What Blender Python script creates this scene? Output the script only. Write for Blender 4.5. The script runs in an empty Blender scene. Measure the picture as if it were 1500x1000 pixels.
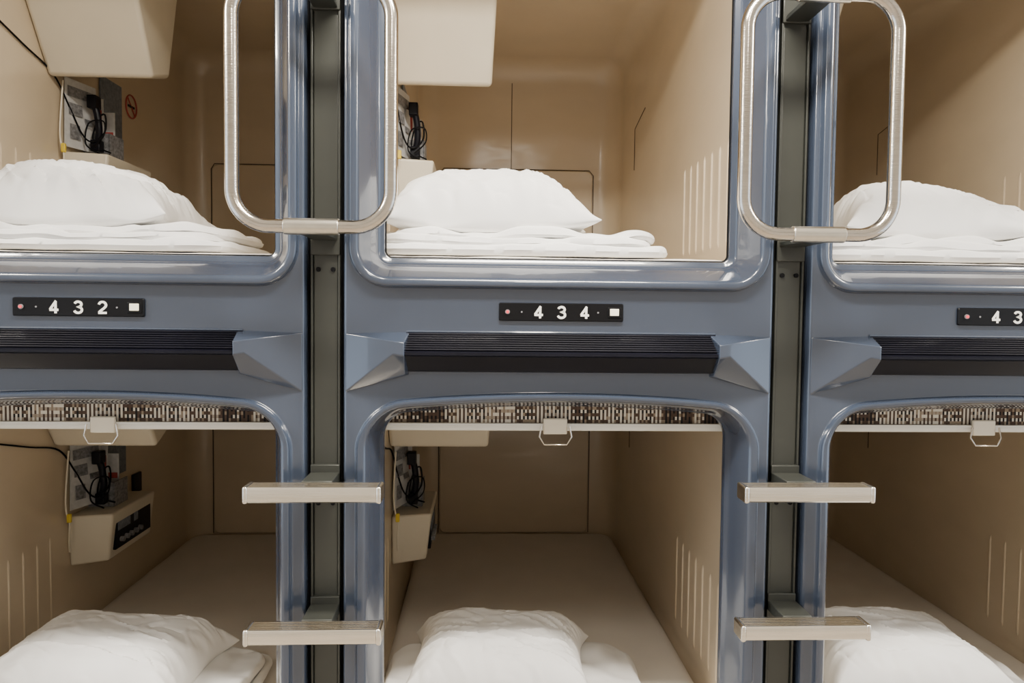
import bpy, math, random, bmesh
from mathutils import Vector, Matrix, noise
random.seed(4)
ZC=1.55; D=1.727; PITCH=1.1; VP=1.235
CX=[-0.907,0.193,1.293]; PX=[-1.457,-0.357,0.743,1.843]
COL=bpy.context.scene.collection

# ---------------- materials ----------------
def mat(name,col,rough=.5,metal=0,coat=0,var=0,vscale=8,bump=0,bscale=20,stretch=(1,1,1),sss=0,spec=.5,emit=0,bdist=.01,crough=.05):
    m=bpy.data.materials.new(name); m.use_nodes=True
    n=m.node_tree.nodes; l=m.node_tree.links; b=n['Principled BSDF']
    b.inputs['Base Color'].default_value=(*col,1); b.inputs['Roughness'].default_value=rough
    b.inputs['Metallic'].default_value=metal; b.inputs['Coat Weight'].default_value=coat
    b.inputs['Coat Roughness'].default_value=crough
    b.inputs['Specular IOR Level'].default_value=spec
    if emit:
        b.inputs['Emission Color'].default_value=(*col,1); b.inputs['Emission Strength'].default_value=emit
    tc=n.new('ShaderNodeTexCoord'); mp=n.new('ShaderNodeMapping'); mp.inputs['Scale'].default_value=stretch
    l.new(tc.outputs['Object'],mp.inputs['Vector'])
    if var:
        t=n.new('ShaderNodeTexNoise'); t.inputs['Scale'].default_value=vscale; t.inputs['Detail'].default_value=4
        l.new(mp.outputs['Vector'],t.inputs['Vector'])
        r=n.new('ShaderNodeValToRGB')
        r.color_ramp.elements[0].position=.3; r.color_ramp.elements[1].position=.7
        r.color_ramp.elements[0].color=(*[max(0,c*(1-var)) for c in col],1)
        r.color_ramp.elements[1].color=(*[min(1,c*(1+var)) for c in col],1)
        l.new(t.outputs['Fac'],r.inputs['Fac']); l.new(r.outputs['Color'],b.inputs['Base Color'])
    if bump:
        t2=n.new('ShaderNodeTexNoise'); t2.inputs['Scale'].default_value=bscale; t2.inputs['Detail'].default_value=1
        l.new(mp.outputs['Vector'],t2.inputs['Vector'])
        bp=n.new('ShaderNodeBump'); bp.inputs['Strength'].default_value=bump; bp.inputs['Distance'].default_value=bdist
        l.new(t2.outputs['Fac'],bp.inputs['Height']); l.new(bp.outputs['Normal'],b.inputs['Normal']); l.new(bp.outputs['Normal'],b.inputs['Coat Normal'])
    return m
M_frame=mat('blue_grey_gelcoat',(.041,.054,.083),.22,0,.85,.05,3,.04,5)
M_shell=mat('cream_gelcoat',(.66,.545,.39),.30,0,.5,.04,4,.35,6,(.8,1.0,1.9),crough=.16)
M_cream=mat('cream_plastic',(.78,.71,.57),.35,0,.2,.03,6)
M_post=mat('grey_post_paint',(.036,.038,.032),.42,.1,.1,.08,10)
M_gask=mat('black_gasket',(.004,.004,.005),.7,var=.2,spec=.15)
M_black=mat('black_rubber',(.004,.004,.008),.36,var=.2,coat=0,spec=.2)
M_panel=mat('black_plate',(.004,.004,.005),.4,coat=0,var=.2,spec=.2)
M_chrome=mat('brushed_steel',(.64,.58,.50),.16,1,0,.08,30,.05,60,(1,1,8))
M_sleeve=mat('satin_steel',(.72,.67,.58),.28,1,0,.06,40)
M_alu=mat('champagne_aluminium',(.84,.79,.70),.27,1,0,.08,30,.05,80,(.2,1,4))
M_white=mat('white_cotton',(.92,.91,.89),.9,var=.02,vscale=6,bump=.3,bscale=9,spec=.2)
M_sheet=mat('sheet_cotton',(.82,.77,.70),.9,var=.03,vscale=5,bump=.3,bscale=5,spec=.2)
M_digit=mat('white_print',(.95,.93,.86),.5,var=.02,emit=.15)
M_red=mat('red_led',(.9,.04,.06),.3,emit=.8,var=.02)
M_btn=mat('lit_button',(.95,.9,.68),.4,emit=.7,var=.02)
M_rail=mat('blind_rail_white',(.78,.76,.70),.35,.0,var=.03)
M_paper=mat('paper_white',(.60,.60,.60),.6,var=.1,vscale=60)
M_blue=mat('notice_blue_grey',(.18,.21,.26),.5,var=.3,vscale=70)
M_pred=mat('print_red',(.40,.06,.05),.5,var=.2)
M_grey=mat('print_grey',(.22,.22,.23),.5,var=.5,vscale=90)
M_yellow=mat('yellow_plug',(.8,.6,.05),.4,var=.05)
M_wall=mat('corridor_wall_paint',(.50,.47,.43),.7,var=.04)
M_floor=mat('corridor_carpet',(.40,.35,.29),.9,var=.15,vscale=40)
M_ceil=mat('corridor_ceiling_paint',(.85,.83,.78),.8,var=.03)
M_core=mat('dark_structure',(.02,.02,.02),.8,var=.2)
M_seam=mat('seam_brown',(.10,.065,.04),.8,var=.2)
M_tweed=bpy.data.materials.new('tweed_fabric'); M_tweed.use_nodes=True
n=M_tweed.node_tree.nodes; l=M_tweed.node_tree.links; b=n['Principled BSDF']; b.inputs['Roughness'].default_value=.9
tc=n.new('ShaderNodeTexCoord')
def cellnoise(sc,dim='3D'):
    mp=n.new('ShaderNodeMapping'); mp.inputs['Scale'].default_value=sc
    fl=n.new('ShaderNodeVectorMath'); fl.operation='FLOOR'; wn=n.new('ShaderNodeTexWhiteNoise'); wn.noise_dimensions='3D'
    l.new(tc.outputs['Object'],mp.inputs[0]); l.new(mp.outputs[0],fl.inputs[0]); l.new(fl.outputs[0],wn.inputs[0]); return wn.outputs[0]
def mth(op,a,b2):
    x=n.new('ShaderNodeMath'); x.operation=op
    for i,v in enumerate((a,b2)):
        if isinstance(v,(int,float)): x.inputs[i].default_value=v
        elif v is not None: l.new(v,x.inputs[i])
    return x.outputs[0]
sx=n.new('ShaderNodeSeparateXYZ'); l.new(tc.outputs['Object'],sx.inputs[0])
stripe=mth('GREATER_THAN',mth('FRACT',mth('MULTIPLY',sx.outputs[0],100.0),None),.5)
row=mth('GREATER_THAN',mth('FRACT',mth('MULTIPLY',sx.outputs[2],60.0),None),.5)
chk=mth('ABSOLUTE',mth('SUBTRACT',stripe,mth('MULTIPLY',row,.30)),None)
v=mth('ADD',mth('MULTIPLY',chk,.46),mth('ADD',mth('MULTIPLY',cellnoise((40,1,1)),.36),mth('MULTIPLY',cellnoise((200,1,120)),.18)))
r=n.new('ShaderNodeValToRGB'); r.color_ramp.interpolation='CONSTANT'
cs=[(0,(.010,.008,.008)),(.30,(.075,.045,.030)),(.42,(.30,.23,.16)),(.50,(.09,.055,.038)),(.62,(.74,.68,.57)),(.86,(.40,.33,.26))]
r.color_ramp.elements[0].color=(*cs[0][1],1); r.color_ramp.elements[1].position=cs[1][0]; r.color_ramp.elements[1].color=(*cs[1][1],1)
for p,c in cs[2:]:
    e=r.color_ramp.elements.new(p); e.color=(*c,1)
l.new(v,r.inputs[0]); l.new(r.outputs[0],b.inputs['Base Color'])

# ---------------- helpers ----------------
def empty(name,x,y,z):
    o=bpy.data.objects.new(name,None); o.location=(x,y,z+ZC); o.empty_display_size=.05; COL.objects.link(o); return o
def mk(name,VF,m,parent=None,smooth=True,angle=32,bevel=0,seg=2,flip=False):
    V,F=VF
    V=[Vector((a,b_,c+ZC)) for a,b_,c in V]
    lo=Vector([min(v[i] for v in V) for i in range(3)]); hi=Vector([max(v[i] for v in V) for i in range(3)])
    c=(lo+hi)/2
    me=bpy.data.meshes.new(name); me.from_pydata([v-c for v in V],[],F); me.validate()
    bm=bmesh.new(); bm.from_mesh(me); bmesh.ops.recalc_face_normals(bm,faces=bm.faces)
    if flip: bmesh.ops.reverse_faces(bm,faces=bm.faces)
    bm.to_mesh(me); bm.free()
    me.materials.append(m)
    if smooth:
        me.polygons.foreach_set('use_smooth',[True]*len(me.polygons)); me.set_sharp_from_angle(angle=math.radians(angle))
    o=bpy.data.objects.new(name,me); COL.objects.link(o)
    if parent: o.parent=parent; o.location=c-parent.location
    else: o.location=c
    if bevel:
        md=o.modifiers.new('bevel','BEVEL'); md.width=bevel; md.segments=seg; md.limit_method='ANGLE'; md.angle_limit=.5
    return o
def join(*L):
    V=[];F=[]
    for v,f in L:
        k=len(V); V+=list(v); F+=[tuple(i+k for i in q) for q in f]
    return V,F
def box(x0,x1,y0,y1,z0,z1):
    V=[(x0,y0,z0),(x1,y0,z0),(x1,y1,z0),(x0,y1,z0),(x0,y0,z1),(x1,y0,z1),(x1,y1,z1),(x0,y1,z1)]
    return V,[(0,3,2,1),(4,5,6,7),(0,1,5,4),(1,2,6,5),(2,3,7,6),(3,0,4,7)]
def prism(prof,x0,x1):
    n=len(prof); V=[(x0,y,z) for y,z in prof]+[(x1,y,z) for y,z in prof]
    F=[(i,(i+1)%n,n+(i+1)%n,n+i) for i in range(n)]+[tuple(range(n)),tuple(range(2*n-1,n-1,-1))]
    return V,F
def tube(P,r,closed=False,seg=14):
    P=[Vector(p) for p in P]; n=len(P); V=[];F=[]
    T=[]
    for i in range(n):
        a=P[(i-1)%n] if (closed or i>0) else P[i]; c=P[(i+1)%n] if (closed or i<n-1) else P[i]
        T.append((c-a).normalized())
    up=Vector((0,1,0)) if abs(T[0].y)<.9 else Vector((1,0,0))
    N=(up-T[0]*up.dot(T[0])).normalized()
    for i in range(n):
        N=(N-T[i]*N.dot(T[i])).normalized(); B=T[i].cross(N)
        for s in range(seg):
            a=2*math.pi*s/seg; V.append(tuple(P[i]+r*(math.cos(a)*N+math.sin(a)*B)))
    for i in range(n if closed else n-1):
        j=(i+1)%n
        for s in range(seg):
            F.append((i*seg+s,i*seg+(s+1)%seg,j*seg+(s+1)%seg,j*seg+s))
    if not closed: F+= [tuple(range(seg)),tuple(range((n-1)*seg+seg-1,(n-1)*seg-1,-1))]
    return V,F
def smoothp(P,k=6):
    P=[Vector(p) for p in P]; out=[]
    for i in range(len(P)-1):
        p0=P[max(i-1,0)];p1=P[i];p2=P[i+1];p3=P[min(i+2,len(P)-1)]
        for j in range(k):
            t=j/k
            out.append(.5*((2*p1)+(-p0+p2)*t+(2*p0-5*p1+4*p2-p3)*t*t+(-p0+3*p1-3*p2+p3)*t**3))
    out.append(P[-1]); return out
def cyl(c,axis,r,h,seg=20):
    a=Vector(axis).normalized(); c=Vector(c); return tube([c-a*h/2,c+a*h/2],r,seg=seg)
def ribbon(P,w,y,t=.0008):
    P=[Vector((p[0],p[1])) for p in P]; n=len(P); L=[];R=[]
    for i in range(n):
        d1=(P[i]-P[i-1]).normalized() if i>0 else (P[1]-P[0]).normalized()
        d2=(P[i+1]-P[i]).normalized() if i<n-1 else d1
        n1=Vector((-d1.y,d1.x)); n2=Vector((-d2.y,d2.x)); m=(n1+n2).normalized(); k=min(2.2,1/max(.3,m.dot(n1)))
        L.append(P[i]+m*w/2*k); R.append(P[i]-m*w/2*k)
    V=[(p.x,y,p.y) for p in L+R]+[(p.x,y+t,p.y) for p in L+R]; F=[]
    for i in range(n-1):
        F+=[(i,i+1,n+i+1,n+i),(2*n+i,3*n+i,3*n+i+1,2*n+i+1),(i,2*n+i,2*n+i+1,i+1),(n+i,n+i+1,3*n+i+1,3*n+i)]
    F+=[(0,n,3*n,2*n)]
    return V,F
def arc(cx,cy,rx,ry,a0,a1,k=14):
    return [(cx+rx*math.cos(math.radians(a0+(a1-a0)*i/k)),cy+ry*math.sin(math.radians(a0+(a1-a0)*i/k))) for i in range(k+1)]
GL={'4':[[(.46,0),(.46,.93)],[(.50,.97),(.08,.30)],[(.04,.27),(.66,.27)]],
    '3':[arc(.33,.72,.235,.205,165,-80)+arc(.33,.285,.265,.235,80,-165)],
    '2':[arc(.33,.68,.245,.245,170,-30)+[(.42,.42),(.14,.17),(.08,.075)],[(.04,.07),(.62,.07)]],
    '6':[arc(.33,.30,.245,.235,-180,180,24),arc(.37,.55,.29,.38,55,180)+[(.085,.3)]]}
def digit(ch,x,z,h,y):
    parts=[ribbon([(x+(px_-.33)*h*1.1,z+(pz-.5)*h) for px_,pz in st],.18*h,y-.0001*i) for i,st in enumerate(GL[ch])]
    return join(*parts)

def ring(x0,x1,z0,z1,r,R=None,n=10,m=10):
    if R is None: R=(x0,x1,z0,z1)
    X0,X1,Z0,Z1=R
    cs=[((x1-r,z0+r),-90,(x1-r,Z0),(X1,Z0),(X1,z0+r)),
        ((x1-r,z1-r),0,(X1,z1-r),(X1,Z1),(x1-r,Z1)),
        ((x0+r,z1-r),90,(x0+r,Z1),(X0,Z1),(X0,z1-r)),
        ((x0+r,z0+r),180,(X0,z0+r),(X0,Z0),(x0+r,Z0))]
    A=[];B=[]; lp=lambda a,b,t:(a[0]+(b[0]-a[0])*t,a[1]+(b[1]-a[1])*t)
    arcs=[]
    for c,a0,p0,pc,p1 in cs:
        a=[];bb=[]
        for i in range(n+1):
            t=i/n; an=math.radians(a0+90*t); a.append((c[0]+r*math.cos(an),c[1]+r*math.sin(an)))
            bb.append(lp(p0,pc,t*2) if t<=.5 else lp(pc,p1,t*2-1))
        arcs.append((a,bb))
    for k in range(4):
        A+=arcs[k][0];B+=arcs[k][1]; na=arcs[(k+1)%4]
        for j in range(1,m):
            A.append(lp(arcs[k][0][-1],na[0][0],j/m)); B.append(lp(arcs[k][1][-1],na[1][0],j/m))
    return A,B
def loft(loops,cap=False):
    V=[];F=[]; n=len(loops[0])
    for L in loops: V+=L
    for i in range(len(loops)-1):
        for j in range(n):
            k=(j+1)%n; F.append((i*n+j,i*n+k,(i+1)*n+k,(i+1)*n+j))
    if cap: F.append(tuple((len(loops)-1)*n+j for j in range(n)))
    return V,F

# ---------------- front frames ----------------
SPL=-.0583
def front_frame(cx):
    e=empty('capsule_front_frame',cx,0,0)
    profU=[(.068,.088),(.0,.088),(0,.074),(.001,.071),(.004,.069),(.012,.066),(.016,.062),(.020,.052),(.026,.036),(.034,.018),(.042,.004),(.047,-.006),(.051,-.013),(.055,-.0165),(.060,-.018),(.066,-.018),(.0695,-.016),(.0715,-.012),(.0725,-.004),(.074,-.001),(.077,0)]
    L=[]
    R=(cx-.4985,cx+.4985,SPL,1.25)
    for d,y in profU:
        A,B=ring(cx-.42-d,cx+.42+d,.1205-d,1.12+d,.018+d,R); L.append([(x,y,z) for x,z in A])
    L.append([(x,0,z) for x,z in B])
    up=loft(L)
    A,_=ring(cx-.423,cx+.423,.1175,1.123,.02)
    mk('opening_seal',tube([(x,.082,z) for x,z in A],.0065,True,8),M_gask,e)
    profL=[(.068,.088),(.0,.088),(0,.070),(.0015,.066),(.006,.060),(.010,.050),(.015,.032),(.021,.014),(.026,.003),(.030,-.006),(.034,-.012),(.038,-.015),(.044,-.0165),(.050,-.016),(.053,-.013),(.0545,-.009),(.056,-.003),(.058,-.001),(.061,0)]
    def arch(x,z):
        w=max(0,min(1,(z+.45)/.2)); w=w*w*(3-2*w)
        return z-.022*((x-cx)/.42)**2*w
    L=[]; R=(cx-.4985,cx+.4985,-1.45,SPL)
    for d,y in profL:
        A,B=ring(cx-.42-d,cx+.42+d,-1.12-d,-.236+d*.7,.055+d,R,m=20); L.append([(x,y,arch(x,z)) for x,z in A])
    L.append([(x,0,z) for x,z in B])
    lo=loft(L)
    parts=[up,lo]
    for s in (-1,1):
        pr=[(.4985,0),(.5015,.001),(.5045,.004),(.506,.009),(.506,.09)]
        V=[];F=[]
        for x,y in pr: V+=[(cx+s*x,y,-1.45),(cx+s*x,y,1.25)]
        for i in range(len(pr)-1): F.append((2*i,2*i+2,2*i+3,2*i+1) if s<0 else (2*i,2*i+1,2*i+3,2*i+2))
        parts.append((V,F))
    mk('moulding',join(*parts),M_frame,e,angle=35)
    top=[]; N=8; y0,z0,y1,z1=-.004,-.059,-.046,-.098
    for i in range(N):
        t=i/N; t2=(i+.6)/N
        ya,za=y0+(y1-y0)*t,z0+(z1-z0)*t; yb,zb=y0+(y1-y0)*t2,z0+(z1-z0)*t2
        top+=[(ya-.0015,za+.002),(yb-.0015,zb+.002),(yb+.0005,zb-.001),(y0+(y1-y0)*(i+1)/N,z0+(z1-z0)*(i+1)/N-.001)]
    prof=[(.002,-.056)]+top+[(-.050,-.100),(-.051,-.106),(-.040,-.110),(-.010,-.146),(.002,-.148)]
    mk('ribbed_tread',prism(prof,cx-.360,cx+.366),M_black,e,angle=20)
    mk('tread_upper_trim',tube([(cx-.36,-.001,-.0545),(cx+.366,-.001,-.0545)],.0035,seg=8),M_frame,e)
    for s in (-1,1):
        V=[(cx+s*.501,-.001,-.060),(cx+s*.501,-.001,-.196),(cx+s*.385,-.056,-.074),(cx+s*.385,-.056,-.104),
           (cx+s*.362,-.012,-.154),(cx+s*.352,.004,-.054),(cx+s*.352,.004,-.156),(cx+s*.501,.004,-.06),(cx+s*.501,.004,-.196),
           (cx+s*.360,-.058,-.078),(cx+s*.360,-.058,-.108)]
        F=[(0,1,3,2),(0,2,9,5),(2,3,10,9),(1,4,3),(3,4,10),(1,6,4),(9,10,4,6,5),(0,5,7),(1,8,6),(0,7,8,1),(5,6,8,7)]
        mk('tread_bracket',(V,F),M_frame,e,bevel=.0045,seg=4,angle=30)
    return e
frames=[front_frame(c) for c in CX]
for e,c,num in zip(frames,CX,('432','434','436')):
    p=empty('room_number_plate',c,-.004,-.006)
    A,_=ring(c-.146,c+.146,-.027,.015,.004,n=4,m=2)
    mk('plate',loft([[(x,-.0003,z) for x,z in A],[(x,-.004,z) for x,z in A],[(c+(x-c)*.99,-.006,-.006+(z+.006)*.93) for x,z in A]],True),M_panel,p)
    for i,ch in enumerate(num):
        mk('digit_%d'%(i+1),digit(ch,c+(i-1)*.054,-.006,.029,-.0072),M_digit,p,smooth=False)
    mk('indicator_bezel',cyl((c-.126,-.007,-.006),(0,1,0),.0055,.004),M_grey,p)
    mk('indicator_led',cyl((c-.126,-.009,-.006),(0,1,0),.0033,.004),M_red,p)
    mk('button_frame',box(c+.109,c+.141,-.0075,-.004,-.018,.006),M_panel,p,bevel=.001)
    mk('button',box(c+.114,c+.135,-.009,-.004,-.013,.003),M_btn,p,bevel=.001)
    for xx in (-.093,.086): mk('sensor_dot',cyl((c+xx,-.0065,-.006),(0,1,0),.002,.002),M_grey,p)

# ---------------- posts, handles, steps ----------------
for i,px in enumerate(PX):
    e=empty('support_post',px,.03,0)
    mk('web',box(px-.029,px+.029,.022,.09,-1.55,1.25),M_post,e,bevel=.003)
    mk('dark_gap_strips',join(box(px-.044,px-.030,.034,.09,-1.55,1.25),box(px+.030,px+.044,.034,.09,-1.55,1.25)),M_gask,e)  # black strips stand in for the shade in the gaps beside the post
    mk('flange_trim',join(box(px-.034,px-.029,.016,.04,-1.55,1.25),box(px+.029,px+.034,.016,.04,-1.55,1.25)),M_post,e,bevel=.001)
    sc=[cyl((px+s,.021,z),(0,1,0),.0055,.006,12) for s in (-.017,.017) for z in (.088,-.462,-.78,.76)]
    mk('screws',join(*sc),M_gask,e)
    h=empty('grab_handle',px,-.12,.42)
    zl,zh,hw,rr=.171,.69,.167,.078
    A,_=ring(px-hw,px+hw,zl,zh,rr,n=14,m=6)
    mk('steel_loop',tube([(x,-.125,z) for x,z in A],.0150,True,24),M_chrome,h,angle=60)
    mk('sleeves',join(tube([(px-.058,-.125,zl),(px+.058,-.125,zl)],.0178,seg=28),tube([(px-.058,-.125,zh),(px+.058,-.125,zh)],.0178,seg=28)),M_sleeve,h,bevel=.0015)
    mk('mount_brackets',join(box(px-.028,px+.028,-.118,.024,zl-.016,zl-.004),box(px-.028,px+.028,-.118,.024,zh-.006,zh+.006),
        box(px-.034,px+.034,.012,.026,zl-.05,zl+.0),box(px-.034,px+.034,.012,.026,zh-.01,zh+.05)),M_post,h,bevel=.002)
    for zt in (-.389,-.703,-1.017):
        s=empty('ladder_step',px,-.1,zt)
        prof=[(-.075,zt-.001),(-.075,zt-.030),(-.08,zt-.035),(-.120,zt-.036),(-.126,zt-.032),(-.1275,zt-.018),(-.127,zt-.006)]
        for k in range(6):
            a=-.126+k*.0085
            prof+=[(a,zt-.0005),(a+.005,zt-.0005),(a+.005,zt-.0035),(a+.0085,zt-.0035)]
        prof=prof[:-2]
        mk('aluminium_tread',prism(prof,px-.138,px+.138),M_alu,s,angle=20)
        caps=[]
        for sd in (-1,1):
            xa,xb=sorted((px+sd*.1375,px+sd*.149)); caps.append(box(xa,xb,-.129,-.0735,zt-.037,zt+.001))
        mk('end_caps',join(*caps),M_alu,s,bevel=.005,seg=4)
        mk('bracket',join(box(px-.034,px+.034,-.078,.024,zt-.022,zt+.002),box(px-.034,px+.034,.010,.026,zt-.022,zt+.02)),M_post,s,bevel=.002)

# ---------------- capsule interiors ----------------
def slab(x0,x1,y0,y1,z0,z1,r,amp,seed,nx=60,ny=50,drape=0):
    V=[];F=[]; cx=(x0+x1)/2; cy=(y0+y1)/2; a=(x1-x0)/2; b_=(y1-y0)/2; h=(z1-z0)/2; cz=(z0+z1)/2
    def pt(u,v,s):
        x=u*a; y=v*b_
        dx=max(0,abs(x)-(a-r)); dy=max(0,abs(y)-(b_-r)); m=max(dx,dy); q=math.hypot(dx,dy)
        if q>1e-9 and m>0:
            k=m/q; x=math.copysign(a-r+dx*k,x) if dx>0 else x; y=math.copysign(b_-r+dy*k,y) if dy>0 else y
        d=min(a*(1-abs(u)),b_*(1-abs(v)))
        e=min(1,d/(h*1.3+1e-6)); f=math.sqrt(max(0,1-(1-e)**2))
        nz=abs(noise.noise(Vector((x*6+seed,y*6,seed))))*amp*1.5+noise.noise(Vector((x*16+seed,y*14,seed+3)))*amp*.4
        nxy=noise.noise(Vector((x*7,y*7+seed,s*.2+seed)))*amp*.8
        sag=drape*(noise.noise(Vector((x*5+seed*3,y*2,seed)))+.6*noise.noise(Vector((x*11+seed,y*3,seed+7))))
        sag=max(sag,-drape*.35)
        return (cx+x+nxy*abs(u),cy+y+nxy*abs(v),cz+s*h*f+(nz*f if s>0 else 0)+noise.noise(Vector((x*4+seed,y*4,seed*2)))*amp*.3*(1-f)+sag)
    for s in (1,-1):
        for j in range(ny+1):
            for i in range(nx+1):
                u=2*i/nx-1; v=2*j/ny-1
                u=math.sin(u*math.pi/2)*.5+u*.5; v=math.sin(v*math.pi/2)*.5+v*.5
                V.append(pt(u,v,s))
    K=(nx+1)*(ny+1)
    for s in (0,1):
        for j in range(ny):
            for i in range(nx):
                q=[s*K+j*(nx+1)+i,s*K+j*(nx+1)+i+1,s*K+(j+1)*(nx+1)+i+1,s*K+(j+1)*(nx+1)+i]
                F.append(tuple(q if s==0 else q[::-1]))
    return V,F
def weld(o,d=.0004):
    bm=bmesh.new(); bm.from_mesh(o.data); bmesh.ops.remove_doubles(bm,verts=bm.verts,dist=d); bmesh.ops.recalc_face_normals(bm,faces=bm.faces)
    bm.to_mesh(o.data); bm.free(); o.data.polygons.foreach_set('use_smooth',[True]*len(o.data.polygons))
def pillow(cx,cy,z0,a,b_,h,seed,rot=0,skew=0,ex=2.6,N=100,wr=1.0):
    V=[];F=[]
    cr,sr=math.cos(rot),math.sin(rot)
    for s in (1,-1):
        for j in range(N+1):
            for i in range(N+1):
                u=2*i/N-1; v=2*j/N-1
                u=math.sin(u*math.pi/2); v=math.sin(v*math.pi/2)
                f=(max(0,1-abs(u)**ex)*max(0,1-abs(v)**ex))**.5
                x=a*u*(1-.07*(1-v*v)); y=b_*v*(1-.07*(1-u*u))
                top=h*.74*f*(1+skew*u*.5)
                w=noise.noise(Vector((u*1.3+seed,v*1.6,seed)))*.018
                rid=1-abs(noise.noise(Vector((u*2.2+seed,v*4+u*1.5,seed+4))))*2
                w+=max(0,rid-.55)*.022
                rid2=1-abs(noise.noise(Vector((u*4+v*3+seed,v*3-u,seed+8))))*2
                w-=max(0,rid2-.8)*.03
                w*=wr
                ed=max(abs(u),abs(v))**4
                c=ed*math.sin((v if abs(u)>abs(v) else u)*19+seed+noise.noise(Vector((u*3,v*3,seed)))*5)*.008*wr
                z=z0+h*.26+(top+(w+c)*min(1,f*2.0) if s>0 else -h*.26*min(1,f*1.6))
                z+= -.02*(max(abs(u),abs(v))**4)
                tip=(abs(u*v))**6
                x+=math.copysign(.020,u)*tip; y+=math.copysign(.012,v)*tip
                z+=noise.noise(Vector((u*2+seed,v*2,9)))*.025*(1-min(1,f*2))
                V.append((cx+x*cr-y*sr,cy+x*sr+y*cr,max(z,z0-.005)))
    K=(N+1)**2
    for s in (0,1):
        for j in range(N):
            for i in range(N):
                q=[s*K+j*(N+1)+i,s*K+j*(N+1)+i+1,s*K+(j+1)*(N+1)+i+1,s*K+(j+1)*(N+1)+i]
                F.append(tuple(q if s==0 else q[::-1]))
    return V,F

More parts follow.
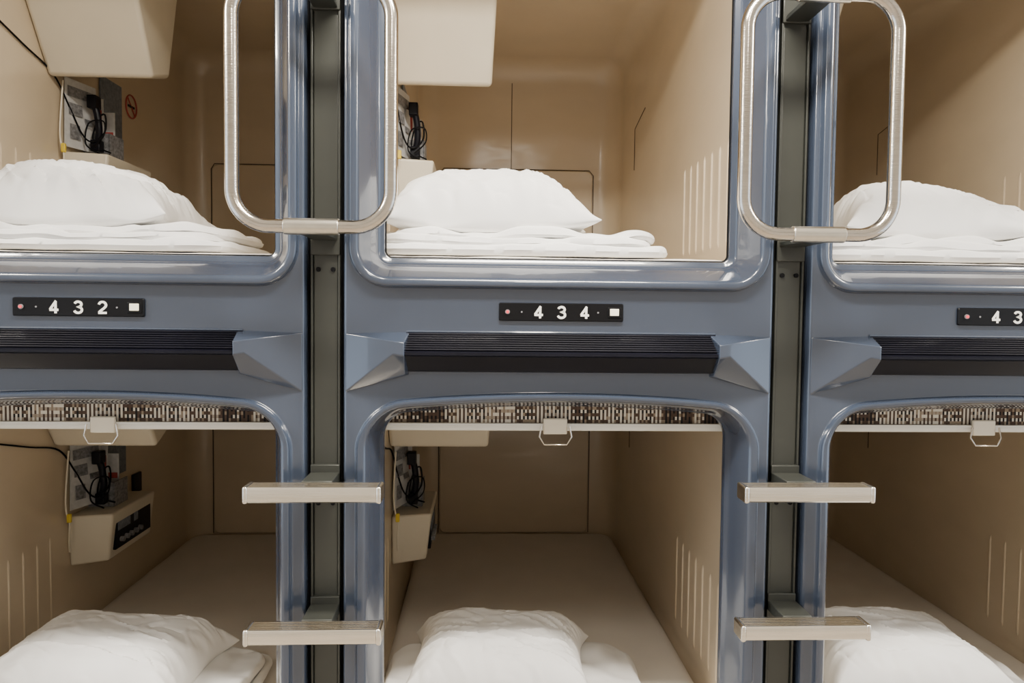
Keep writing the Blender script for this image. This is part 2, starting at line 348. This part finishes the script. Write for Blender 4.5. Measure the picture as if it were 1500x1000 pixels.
def cell(cx,dz,ci,row):
    e=empty('sleeping_capsule',cx,1.0,dz+.6)
    z0,z1=dz+.055,dz+1.2; hw=.49
    L=[]
    ys=[(.089,0),(.5,0),(1.0,0),(1.5,0),(1.83,0)]
    for k in range(1,9):
        a=k/8*math.pi/2; ys.append((1.83+.1*math.sin(a),.1*(1-math.cos(a))))
    for y,ins in ys:
        A,_=ring(cx-hw+ins,cx+hw-ins,z0+ins*.3,z1-ins,.09-ins*.3,n=8,m=6)
        L.append([(x,y,z) for x,z in A])
    mk('interior_shell',loft(L,True),M_shell,e,angle=50,flip=True)
    zp=dz+.68
    A,_=ring(cx-.38,cx+.36,dz+.12,zp,.03,n=6,m=2)
    B,_=ring(cx-.376,cx+.356,dz+.124,zp-.004,.027,n=6,m=2)
    mk('back_access_panel',loft([[(x,1.931,z) for x,z in A],[(x,1.922,z) for x,z in A],[(x,1.918,z) for x,z in B]],True),M_shell,e)
    mk('panel_seams',join(tube([(cx-.385,1.927,dz+.12),(cx-.385,1.927,zp-.02),(cx-.37,1.927,zp+.004),(cx+.345,1.927,zp+.004),(cx+.365,1.927,zp-.02),(cx+.365,1.927,dz+.12)],.0022,seg=6),
        tube([(cx-.04,1.929,zp),(cx-.04,1.929,z1-.1)],.002,seg=6)),M_seam,e)
    R=[]
    for s in (-1,1):
        for k in range(7):
            y=.30+k*.072; R.append(tube([(cx+s*.494,y,dz+.18),(cx+s*.4905,y,dz+.195),(cx+s*.4905,y,dz+.455),(cx+s*.494,y,dz+.47)],.0045,seg=8))
    mk('wall_ribs',join(*R),M_shell,e)
    mk('wall_hatch_outline',tube([(cx+.489,1.55,dz+.62),(cx+.489,1.55,dz+.80),(cx+.489,1.35,dz+.84)],.0017,seg=6),M_seam,e)
    x0,x1=cx-.489,cx-.143; zb,zt=dz+(.735 if row==0 else .765),dz+1.19
    V=[(x0,.76,zb),(x1-.012,.76,zb),(x1-.03,.93,zb+.05),(x0,.93,zb+.05),(x0,.47,zt),(x1+.01,.47,zt),(x1,.97,zt),(x0,.97,zt)]
    mk('tv_housing',(V,box(0,1,0,1,0,1)[1]),M_cream,e,bevel=.014,seg=4)
    V=[(x0,.845,dz+.335),(cx-.372,.872,dz+.345),(cx-.372,1.2,dz+.345),(x0,1.2,dz+.335),(x0,.83,dz+.511),(cx-.352,.865,dz+.511),(cx-.352,1.2,dz+.511),(x0,1.2,dz+.511)]
    mk('console',(V,box(0,1,0,1,0,1)[1]),M_cream,e,bevel=.008,seg=3)
    xs=cx-.361
    mk('control_panel',box(xs-.012,xs+.004,.895,1.17,dz+.375,dz+.485),M_black,e,bevel=.003)
    kn=[cyl((xs+.008,.93+.035*k,dz+.405),(1,0,0),.009,.018,14) for k in range(5)]
    mk('knobs',join(*kn),M_grey,e)
    mk('radio_display',join(box(xs+.002,xs+.006,.91,1.0,dz+.44,dz+.47),box(xs+.002,xs+.006,1.03,1.06,dz+.44,dz+.47)),M_blue,e)
    mk('wall_switch',box(cx-.49,cx-.478,1.3,1.37,dz+.47,dz+.55),M_black,e,bevel=.003)
    xw=cx-.484
    mk('notice_sheet',box(xw-.002,xw+.003,1.08,1.24,dz+.58,dz+.84),M_blue,e)
    mk('brochure_large',([(xw+.002,.84,dz+.53),(xw+.045,.98,dz+.53),(xw+.035,.98,dz+.76),(xw+.004,.84,dz+.76),(xw,.84,dz+.53),(xw+.043,.982,dz+.53),(xw+.033,.982,dz+.76),(xw+.002,.842,dz+.76)],[(0,1,2,3),(7,6,5,4),(0,4,5,1),(1,5,6,2),(2,6,7,3),(3,7,4,0)]),M_paper,e)
    mk('brochure_print',join(*[([(xw+.006+.3*(ya-.84)*1.0-.001,ya,zz),(xw+.006+.3*(yb-.84),yb,zz),(xw+.005+.3*(yb-.84)*.9,yb,zz+h_),(xw+.005+.3*(ya-.84)*.9,ya,zz+h_)],[(0,1,2,3)]) for ya,yb,zz,h_ in ((.85,.96,dz+.70,.035),(.86,.90,dz+.56,.05),(.92,.965,dz+.62,.02),(.855,.91,dz+.64,.04))]),M_grey,e)
    mk('leaflets',join(box(xw+.01,xw+.05,1.0,1.004,dz+.53,dz+.73),box(xw+.03,xw+.075,1.03,1.034,dz+.53,dz+.69)),M_paper,e)
    mk('leaflet_print',join(box(xw+.015,xw+.045,.998,1.0,dz+.64,dz+.69),box(xw+.035,xw+.07,1.028,1.03,dz+.6,dz+.62)),M_pred,e)
    mk('leaflet_holder',join(box(xw,xw+.09,.96,.964,dz+.512,dz+.60),box(xw+.088,xw+.092,.96,1.06,dz+.512,dz+.6)),M_grey,e)
    circ=[(xw-.002,1.33+.045*math.cos(t*math.pi/12),dz+.79+.045*math.sin(t*math.pi/12)) for t in range(24)]
    mk('no_smoking_sign',join(tube(circ,.003,True,6),tube([(xw-.002,1.33-.03,dz+.82),(xw-.002,1.33+.03,dz+.76)],.0025,seg=6)),M_pred,e)
    mk('no_smoking_cigarette',box(xw-.005,xw,1.305,1.355,dz+.786,dz+.794),M_core,e)
    hs=smoothp([(xw+.055,.92,dz+.70),(xw+.066,.925,dz+.66),(xw+.07,.93,dz+.60),(xw+.06,.935,dz+.555)],6)
    mk('handset',join(tube(hs,.012,seg=10),box(xw+.04,xw+.072,.905,.945,dz+.675,dz+.72),box(xw+.045,xw+.078,.915,.95,dz+.53,dz+.57)),M_black,e,bevel=.004)
    cords=[]
    cords.append(tube(smoothp([(xw,.42,dz+.84),(xw,.62,dz+.79),(xw,.78,dz+.75),(xw+.01,.86,dz+.66),(xw+.03,.9,dz+.58),(xw+.06,.91,dz+.56),(xw+.09,.93,dz+.60),(xw+.085,.94,dz+.66),(xw+.06,.94,dz+.64),(xw+.05,.93,dz+.56),(xw+.1,.95,dz+.53)]),.0030,seg=6))
    cords.append(tube(smoothp([(xw+.06,.9,dz+.54),(xw+.1,.9,dz+.58),(xw+.095,.91,dz+.63),(xw+.05,.9,dz+.62),(xw+.04,.9,dz+.55),(xw+.08,.91,dz+.52)]),.0026,seg=6))
    mk('black_cords',join(*cords),M_gask,e)
    mk('white_cord',tube(smoothp([(xw+.01,.82,dz+.74),(xw+.004,.81,dz+.60),(xw+.01,.80,dz+.54),(xw+.02,.80,dz+.50),(xw+.018,.80,dz+.44),(xw+.02,.80,dz+.40)]),.003,seg=6),M_cream,e)
    mk('yellow_plug',box(xw+.012,xw+.026,.795,.807,dz+.50,dz+.53),M_yellow,e,bevel=.003)
    o=mk('mattress',slab(cx-.474,cx+.474,.10,1.90,dz+.06,dz+.13,.08,.003,cx*3+row,60,90),M_sheet,e); weld(o)
    s=row*7+ci*3.1
    q=empty('folded_quilt',cx-.08,.32,dz+.16)
    zq=dz+.133
    o=mk('lower_fold',slab(cx-.45,cx+.29,.125,.56,zq,zq+.028,.05,.012,s+1,120,50,.002),M_white,q); weld(o)
    o=mk('middle_fold',slab(cx-.44,cx+.255,.135,.55,zq+.022,zq+.046,.07,.014,s+2,120,50,.010),M_white,q); weld(o)
    o=mk('upper_fold',slab(cx-.445,cx+.275,.150,.54,zq+.038,zq+.060,.09,.018,s+5,120,50,.018),M_white,q); weld(o)
    return e
PIL={(0,0):(-.145,.262,.17,.170,-.30,-.02,2.8,1.1),(1,0):(-.165,.268,.17,.178,-.15,-.03,2.6,1.1),(2,0):(-.045,.262,.17,.155,-.6,-.06,2.6,1.1),
 (0,1):(-.12,.275,.20,.140,-.1,-.05,5,.55),(1,1):(-.125,.25,.20,.140,0,-.07,5,.55),(2,1):(-.085,.245,.20,.135,-.15,-.04,5,.55)}
for ci,cx in enumerate(CX):
    for row,dz in ((0,0),(1,-VP)):
        cell(cx,dz,ci,row)
        xr,a,bb,h,sk,ro,ex,wr=PIL[(ci,row)]
        o=mk('pillow',pillow(cx+xr,.335,dz+.202,a,bb,h,ci*2.3+row*5.7+1,ro,sk,ex,110,wr),M_white); weld(o,.0008)
    e=empty('roller_blind',cx,.1,-.26)
    mk('blind_fabric',join(box(cx-.44,cx+.44,.112,.118,-.284,-.10),),M_tweed,e)
    mk('bottom_rail',tube([(cx-.44,.112,-.294),(cx+.44,.112,-.294)],.0095,seg=14),M_rail,e)
    mk('rail_lip',box(cx-.44,cx+.44,.100,.104,-.290,-.284),M_rail,e)
    mk('pull_tab',box(cx-.03,cx+.03,.094,.102,-.310,-.270),M_cream,e,bevel=.003)
    mk('wire_hook',tube([(cx-.035,.09,-.288),(cx-.04,.088,-.315),(cx-.028,.085,-.334),(cx+.028,.085,-.334),(cx+.04,.088,-.315),(cx+.035,.09,-.288)],.0022,seg=8),M_chrome,e)

# ---------------- corridor ----------------
def room(name,b,m): return mk(name,b,m,smooth=False)
room('floor',box(-4,4.4,-3.1,2.1,-1.65,-1.55),M_floor)
room('ceiling',box(-4,4.4,-3.1,2.1,1.40,1.5),M_ceil)
room('wall_back',box(-4,4.4,-3.2,-3.1,-1.55,1.4),M_wall)
room('wall_front',join(box(-4,-1.51,.095,.15,-1.55,1.4),box(1.9,4.4,.095,.15,-1.55,1.4),box(-1.42,1.81,.02,.10,1.25,1.4),box(-1.42,1.81,.03,.09,-1.55,-1.45)),M_wall)
room('wall_rear',box(-4,4.4,2.0,2.1,-1.55,1.4),M_core)
room('trim_dividers',join(*[box(p-.045,p+.045,.095,1.98,-1.5,1.25) for p in PX]),M_core)
def lamp(lx,ly,hx,hy,en,col):
    e=empty('ceiling_light',lx,ly,1.38)
    mk('housing',box(lx-hx-.02,lx+hx+.02,ly-hy-.02,ly+hy+.02,1.375,1.40),M_rail,e,bevel=.003)
    la=bpy.data.lights.new('lamp','AREA'); la.shape='RECTANGLE'; la.size=2*hx; la.size_y=2*hy; la.energy=en; la.color=col
    o=bpy.data.objects.new('lamp',la); COL.objects.link(o); o.parent=e; o.location=(0,0,-.015)
for lx in (-2.35,.25,2.85): lamp(lx,-.70,.475,.09,88,(1,.93,.82))
for lx in (-2.75,.28,3.3): lamp(lx,-1.62,.10,.24,16,(1,.93,.82))  # added second row, no known fixtures: streaks the back walls, fills the front
w=bpy.data.worlds.new('world'); bpy.context.scene.world=w; w.use_nodes=True
w.node_tree.nodes['Background'].inputs[0].default_value=(.74,.85,1,1); w.node_tree.nodes['Background'].inputs[1].default_value=2.5
# ---------------- camera ----------------
a,b_,rho=.0454,.0436,.011
F_=Vector((math.sin(a)*math.cos(b_),math.cos(a)*math.cos(b_),-math.sin(b_)))
R_=Vector((math.cos(a),-math.sin(a),0)); U_=R_.cross(F_)
R2=(R_*math.cos(rho)+U_*math.sin(rho)); U2=(U_*math.cos(rho)-R_*math.sin(rho))
cam=bpy.data.cameras.new('camera'); cam.lens=26; cam.sensor_width=36; cam.clip_start=.05
co=bpy.data.objects.new('camera',cam); COL.objects.link(co)
m=Matrix((R2,U2,-F_)).transposed().to_4x4(); m.translation=Vector((0,-D,ZC)); co.matrix_world=m
bpy.context.scene.camera=co
